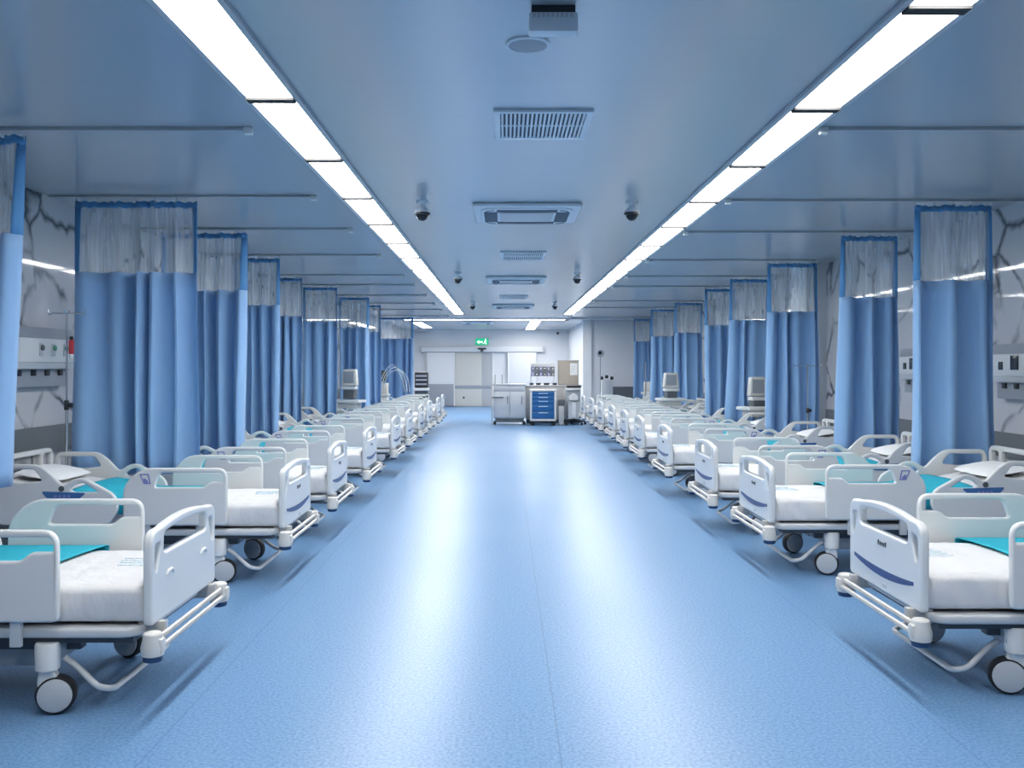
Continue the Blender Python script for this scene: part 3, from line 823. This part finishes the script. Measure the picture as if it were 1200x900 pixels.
r.build('running_figure', M['exit_white'], t)
t = thing('door_sensor', 'small black sensor on the door header under the exit sign', 'sensor', (-.88, YW - .168, 2.19))
MB().box(-.16, .16, -.05, 0, -.03, .03, .01).build('body', M['black'], t)
MB().box(-.06, .06, -.045, -.005, -.11, -.03, .01).build('eye', M['dark_grey'], t)
t = thing('bullet_camera', 'small dark camera under the far ceiling edge near the corridor corner', 'security camera', (2.0, YW - .04, 2.78))
MB().lathe([(.05, 0), (.05, .03)], 14, 'Y').build('mount', M['plastic_grey'], t)
MB().lathe([(.04, -.20), (.045, -.18), (.045, -.02), (.03, 0)], 14, 'Y').build('body', M['black'], t)

# ------------------------------------------------------------------ steel units and carts at the end of the aisle
def castor_simple(x, y, r, parent):
    c = MB().lathe([(r * .8, -.014), (r, -.01), (r, .01), (r * .8, .014)], 14, 'Y', (x, y, r)); c.box(x - r * .7, x + r * .7, y - .02, y + .02, r, r * 2.1, .004)
    c.build('castor', M['rubber'], parent)
t = thing('steel_cabinet', 'wheeled stainless steel cabinet with two doors, at the left end of the counter', 'cabinet', (.10, 23.7, 0))
MB().box(-.40, .42, -.02, .55, .17, 1.02, .008).build('body', M['steel'], t)
MB().box(-.44, .44, -.05, .57, 1.02, 1.06, .006).build('top', M['steel'], t)
for x0, x1 in ((-.385, .01), (.02, .405)):
    d = MB().box(x0, x1, -.045, -.02, .20, .86, .006).build('door', M['steel'], t)
    hx = x1 - .05 if x0 < 0 else x1 - .08
    MB().tube(fillet([(hx, -.045, .55), (hx, -.075, .55), (hx, -.075, .75), (hx, -.045, .75)], .015, 3), .009, 6).build('handle', M['dark_grey'], d)
for x0, x1 in ((-.385, .01), (.02, .405)):
    MB().box(x0, x1, -.045, -.02, .88, 1.0, .006).build('drawer', M['steel'], t)
MB().box(-.44, -.14, -.09, -.05, .70, .73, .006).build('side_handle', M['dark_grey'], t)
MB().box(-.36, .38, .0, .53, .07, .17).build('plinth', M['dark_grey'], t)
for x in (-.37, .39):
    for y in (.04, .50): castor_simple(x, y, .04, t)
MB().box(-.46, -.42, -.04, .0, .0, 1.02, .004).build('corner_post', M['steel_matt'], t)
for x in (-.36, -.18):
    q = thing('steel_post', f'short upright steel post on the cabinet top, {"outer" if x < -.3 else "inner"} of the pair', 'post', (.10 + x, 23.9, 1.06), 0, 'posts on the steel cabinet')
    MB().lathe([(.03, 0), (.03, .01), (.012, .015)], 12).build('base', M['steel_matt'], q)
    MB().tube([(0, 0, .01), (0, 0, .20), (0, -.02, .24)], .012, 8).build('stem', M['steel_matt'], q)
t = thing('steel_counter', 'long stainless steel counter behind the blue drawer cart', 'counter', (1.25, 24.45, 0))
MB().box(-.70, .76, 0, .6, .10, .97, .006).build('body', M['steel_matt'], t)
MB().box(-.73, .79, -.03, .62, .97, 1.02, .006).build('worktop', M['steel'], t)
MB().box(-.68, .74, .04, .58, 0, .10).build('plinth', M['dark_grey'], t)
for k in range(3):
    MB().box(-.68 + k * .48, -.22 + k * .48, -.018, 0, .14, .94, .005).build('door', M['steel_matt'], t)
for k, (x, w_) in enumerate([(-.62, .09), (-.44, .12), (-.22, .14), (.0, .11)]):
    q = thing('instrument_tray', f'small black tray on the steel counter, {ORD[k]} from the left', 'tray', (1.25 + x + .08, 24.6, 1.02), 0, 'black trays on the counter')
    MB().box(-w_ / 2, w_ / 2, -.08, .08, 0, .045, .008).build('tray_body', M['black'], q)
    MB().box(-w_ / 2 - .01, w_ / 2 + .01, -.09, .09, .04, .052, .004).build('rim', M['dark_grey'], q)
t = thing('drawer_cart', 'blue medical cart with five drawers and a white frame', 'cart', (.97, 23.4, 0))
MB().box(-.33, .33, 0, .5, .16, .17, .003).box(-.33, -.285, 0, .5, .16, .88, .006).box(.285, .33, 0, .5, .16, .88, .006).box(-.33, .33, 0, .5, .12, .175, .006).box(-.30, .30, .46, .5, .16, .88).build('frame', M['plastic'], t)
MB().box(-.35, .35, -.02, .52, .88, .92, .012).build('top', M['plastic'], t)
zs = [.18, .38, .54, .67, .77, .875]
for k in range(5):
    d = MB().box(-.28, .28, -.005, .44, zs[k] + .004, zs[k + 1] - .004, .006).build('drawer', M['cart_blue'], t)
    zc = zs[k + 1] - .05 if k < 3 else (zs[k] + zs[k + 1]) / 2
    MB().box(-.12, .12, -.025, -.004, zc - .011, zc + .011, .006).build('handle', M['pale_handle'], d)
for x in (-.27, .27):
    for y in (.06, .44): castor_simple(x, y, .055, t)
t = thing('equipment_trolley', 'grey wheeled equipment trolley with dark top tray beside the blue cart', 'trolley', (1.76, 23.55, 0))
MB().box(-.14, .17, .05, .35, .16, .62, .02).build('column', M['plastic_grey'], t)
MB().box(-.20, .20, 0, .42, .90, .96, .015).build('shelf', M['plastic'], t)
MB().box(-.17, .19, .02, .38, .96, 1.02, .01).build('top_tray', M['black'], t)
MB().box(-.18, .18, .12, .36, .62, .90, .01).build('housing', M['plastic_grey'], t)
me = plate_mesh(fillet([(-.11, 0), (-.13, .10), (-.05, .15), (-.02, .19), (.05, .16), (.12, .10), (.11, 0)], .02, 3, True), [], .14, .01, 2)
MB().add_mesh(me, Matrix(((1, 0, 0, 0), (0, 0, 1, .03), (0, 1, 0, .64), (0, 0, 0, 1)))).build('white_bin', M['plastic'], t)
MB().box(-.05, .06, .0, .05, .20, .60, .01).build('front_panel', M['plastic'], t)
me = None
for k in range(5):
    a = 2 * PI * k / 5 + .35
    MB().tube([(0, .2, .13), (.34 * math.cos(a), .2 + .26 * math.sin(a), .085)], .028, 8, rads=[.035, .022]).build('base_leg', M['black'], t)
    castor_simple(.34 * math.cos(a), .2 + .26 * math.sin(a), .035, t)
t = thing('waste_bin', 'small steel bin with dark lid between cart and trolley', 'bin', (1.44, 23.62, 0))
MB().box(-.07, .07, -.08, .08, .02, .52, .012).build('body', M['steel_matt'], t)
MB().box(-.085, .085, -.095, .09, .50, .66, .012).build('lid', M['dark_grey'], t)
MB().box(-.06, .06, -.07, .07, 0, .03).build('foot', M['black'], t)
# rack of labelled bins above the counter
t = thing('bin_rack', 'white rack with two rows of small dark bins on the counter', 'rack', (1.02, 24.95, 1.02))
for x in (-.32, .32): MB().box(x - .012, x + .012, -.015, .015, 0, .56, .003).build('upright', M['white_paint'], t)
MB().box(-.33, .33, -.012, .012, .22, .58, .003).build('back_panel', M['white_paint'], t)
for z in (.40, .24):
    MB().box(-.33, .33, -.13, -.01, z - .012, z, .003).build('shelf', M['plastic_grey'], t)
    for k in range(6):
        x = -.27 + k * .108
        b_ = MB().box(x - .043, x + .043, -.12, -.02, z, z + .085, .006).build('bin', M['dark_grey'] if k % 2 else M['lilac'], t)
        MB().box(x - .025, x + .025, -.124, -.119, z + .02, z + .06).build('bin_label', M['plastic'], b_)
t = thing('wall_cupboard', 'beige cupboard standing on the right end of the counter', 'cupboard', (1.67, 24.78, 1.02))
MB().box(-.24, .30, -.16, .16, 0, .64, .008).build('body', M['beige'], t)
MB().box(-.225, .03, -.175, -.16, .02, .62, .004).build('door', M['beige'], t)
MB().box(.04, .285, -.175, -.16, .02, .62, .004).build('door', M['beige'], t)
MB().box(-.26, .32, -.18, .17, .64, .66, .004).build('top', M['steel_matt'], t)
t = thing('wall_notice', 'white paper notice pinned on the beige cupboard door', 'notice', (1.84, 24.598, 1.44))
MB().box(-.10, .10, 0, .004, -.16, .16).build('paper', M['white_paint'], t)
for k in range(4): MB().box(-.07, .06 - .02 * k, -.0015, .001, .07 - k * .05, .085 - k * .05).build('text_line', M['plastic_grey'], t, smooth=False)

# right-hand corner: lamp on pole, machine
t = thing('examination_lamp', 'round-headed lamp on a thin pole at the far corner wall', 'lamp', (2.78, 26.8, 0))
MB().tube([(0, 0, .05), (0, 0, 1.82)], .014, 8).build('pole', M['grey_panel'], t)
hd = MB().lathe([(.10, -.03), (.115, -.015), (.115, .02), (.07, .05), (.0, .055)], 22, 'Y', (0, -.02, 1.90)).build('lamp_head', M['plastic_grey'], t)
MB().lathe([(.05, -.038), (.055, -.030), (.03, -.028)], 18, 'Y', (-.01, -.02, 1.91)).build('lens', M['black'], hd)
MB().lathe([(.14, 0), (.14, .02), (.05, .05), (.016, .06)], 20).build('base', M['plastic'], t)
t = thing('anaesthesia_machine', 'white upright medical machine with dark knobs beside the pole lamp', 'medical machine', (3.02, 27.3, 0))
MB().box(-.17, .17, -.16, .2, .10, 1.12, .03).build('body', M['plastic'], t)
for x in (-.15, 0, .15): MB().lathe([(.045, 0), (.05, .02), (.045, .09), (.02, .10)], 14, 'Z', (x, -.03, 1.12 + (.04 if x == 0 else -.06 + .06))).build('knob', M['black'], t)
for x in (-.12, .12):
    for y in (-.1, .14): castor_simple(x, y, .05, t)
# equipment beside the beds
def monitor_stand(x, y, zm, tray, rz, label, w=.20):
    t = thing('patient_monitor', label, 'monitor', (x, y, 0), rz, 'patient monitors on stands')
    MB().tube([(0, 0, .06), (0, 0, zm - .1)], .018, 10).build('pole', M['metal_paint'], t)
    me = plate_mesh(fillet([(-w, -.14), (-w * .8, .15), (w * .8, .15), (w, -.14)], .03, 4, True), [], .10, .02, 2)
    mb = MB().add_mesh(me, Matrix.Translation((0, 0, zm)) @ Matrix(((1, 0, 0, 0), (0, 0, 1, 0), (0, 1, 0, 0), (0, 0, 0, 1))))
    mo = mb.build('monitor', M['cream'], t)
    MB().box(-w * .7, w * .6, -.056, -.048, zm - .09, zm + .11, .004).build('screen', M['grey_panel'], mo)
    MB().box(-w * .9, w * .9, -.10, .04, zm - .20, zm - .15, .01).build('keypad', M['plastic'], t)
    MB().box(-.10, .10, -.08, .08, zm - .36, zm - .20, .015).build('module_box', M['dark_grey'], t)
    MB().box(-.26, .24, -.20, .16, tray - .02, tray + .03, .012).build('tray', M['plastic'], t)
    MB().box(-.18, .16, -.14, .12, tray - .12, tray - .02, .01).build('drawer', M['cream'], t)
    for k in range(5):
        a = 2 * PI * k / 5
        MB().tube([(0, 0, .09), (.22 * math.cos(a), .22 * math.sin(a), .06)], .02, 8).build('base_leg', M['plastic_grey'], t)
        castor_simple(.22 * math.cos(a), .22 * math.sin(a), .025, t)
monitor_stand(-2.70, 15.98, 1.31, .90, -.25, 'cream patient monitor on a stand before the sixth left curtain', .15)
monitor_stand(3.15, 17.45, 1.24, .88, .2, 'patient monitor with side tray before the sixth right curtain', .16)
monitor_stand(3.77, 13.74, 1.20, .88, .3, 'patient monitor on a stand behind the third right curtain', .15)
def ventilator(x, y, rz, label):
    t = thing('ventilator', label, 'ventilator', (x, y, 0), rz, 'ventilators with hoses')
    MB().box(-.16, .16, -.16, .16, .14, .80, .02).build('cabinet', M['plastic'], t)
    MB().box(-.19, .19, -.19, .19, .80, .86, .01).build('shelf', M['plastic'], t)
    MB().box(-.16, .16, -.13, .13, .86, 1.12, .02).build('control_unit', M['cream'], t)
    MB().box(-.11, .13, -.09, -.03, 1.16, 1.42, .015).build('screen', M['dark_grey'], t)
    MB().tube([(0, 0, 1.10), (0, 0, 1.2)], .02, 8).build('neck', M['metal_paint'], t)
    MB().tube([(-.19, .05, .5), (-.19, .05, 1.62)], .012, 8).build('side_pole', M['chrome'], t)
    for k in range(3):
        q = [(-.05 + .06 * k, -.16, .98), (.08 + .05 * k, -.26, 1.35), (.30 + .08 * k, -.24, 1.62 - .08 * k), (.52 + .07 * k, -.2, 1.25), (.58 + .06 * k, -.2, .92)]
        MB().tube(fillet(q, .3, 8), .009, 8).build('hose', M['hose'], t)
    for xx in (-.15, .15):
        for yy in (-.15, .15): castor_simple(xx, yy, .055, t)
ventilator(-2.95, 21.85, 0, 'ventilator with looped clear hoses near the end of the left row')
ventilator(3.75, 23.6, .9, 'ventilator with clear hoses at the end of the right row')
t = thing('equipment_rack', 'dark equipment rack with a white shelf between left curtains and far doors', 'equipment rack', (-2.55, 28.0, 0))
MB().box(-.20, .20, -.15, .2, .86, 1.34, .02).build('upper_unit', M['black'], t)
MB().box(-.26, .22, -.2, .22, .78, .86, .01).build('shelf', M['plastic'], t)
MB().box(-.20, .20, -.15, .2, .20, .78, .015).build('lower_unit', M['dark_grey'], t)
for z in (.95, 1.08, 1.2): MB().box(-.17, .17, -.158, -.15, z, z + .05, .003).build('front_slot', M['grey_panel'], t)
for xx in (-.16, .16):
    for yy in (-.1, .15): castor_simple(xx, yy, .06, t)
    MB().tube([(xx, 0, .1), (xx, 0, .22)], .015, 6).build('leg', M['dark_grey'], t)

# ------------------------------------------------------------------ camera, view
cam = bpy.data.cameras.new('camera'); co = bpy.data.objects.new('camera', cam); COL.objects.link(co)
co.location = (0, 0, 1.5); co.rotation_euler = (PI / 2, 0, 0)
cam.sensor_width = 36; cam.lens = 1075 / 1200 * 36
cam.shift_x = 8 / 1200; cam.shift_y = -20 / 1200
cam.clip_start = .05; cam.clip_end = 200
sc.camera = co
w = bpy.data.worlds.new('world'); sc.world = w; w.use_nodes = True
w.node_tree.nodes['Background'].inputs['Color'].default_value = (.5, .65, .9, 1)
w.node_tree.nodes['Background'].inputs['Strength'].default_value = .05
vs = sc.view_settings
sc.display_settings.display_device = 'sRGB'
vs.view_transform = 'Standard'; vs.look = 'None'; vs.exposure = .56; vs.gamma = 1; vs.use_curve_mapping = False
try:
    sc.cycles.use_denoising = True
    sc.cycles.max_bounces = 10; sc.cycles.diffuse_bounces = 3; sc.cycles.glossy_bounces = 5; sc.cycles.transparent_max_bounces = 24
    sc.cycles.sample_clamp_indirect = 6
except Exception: pass
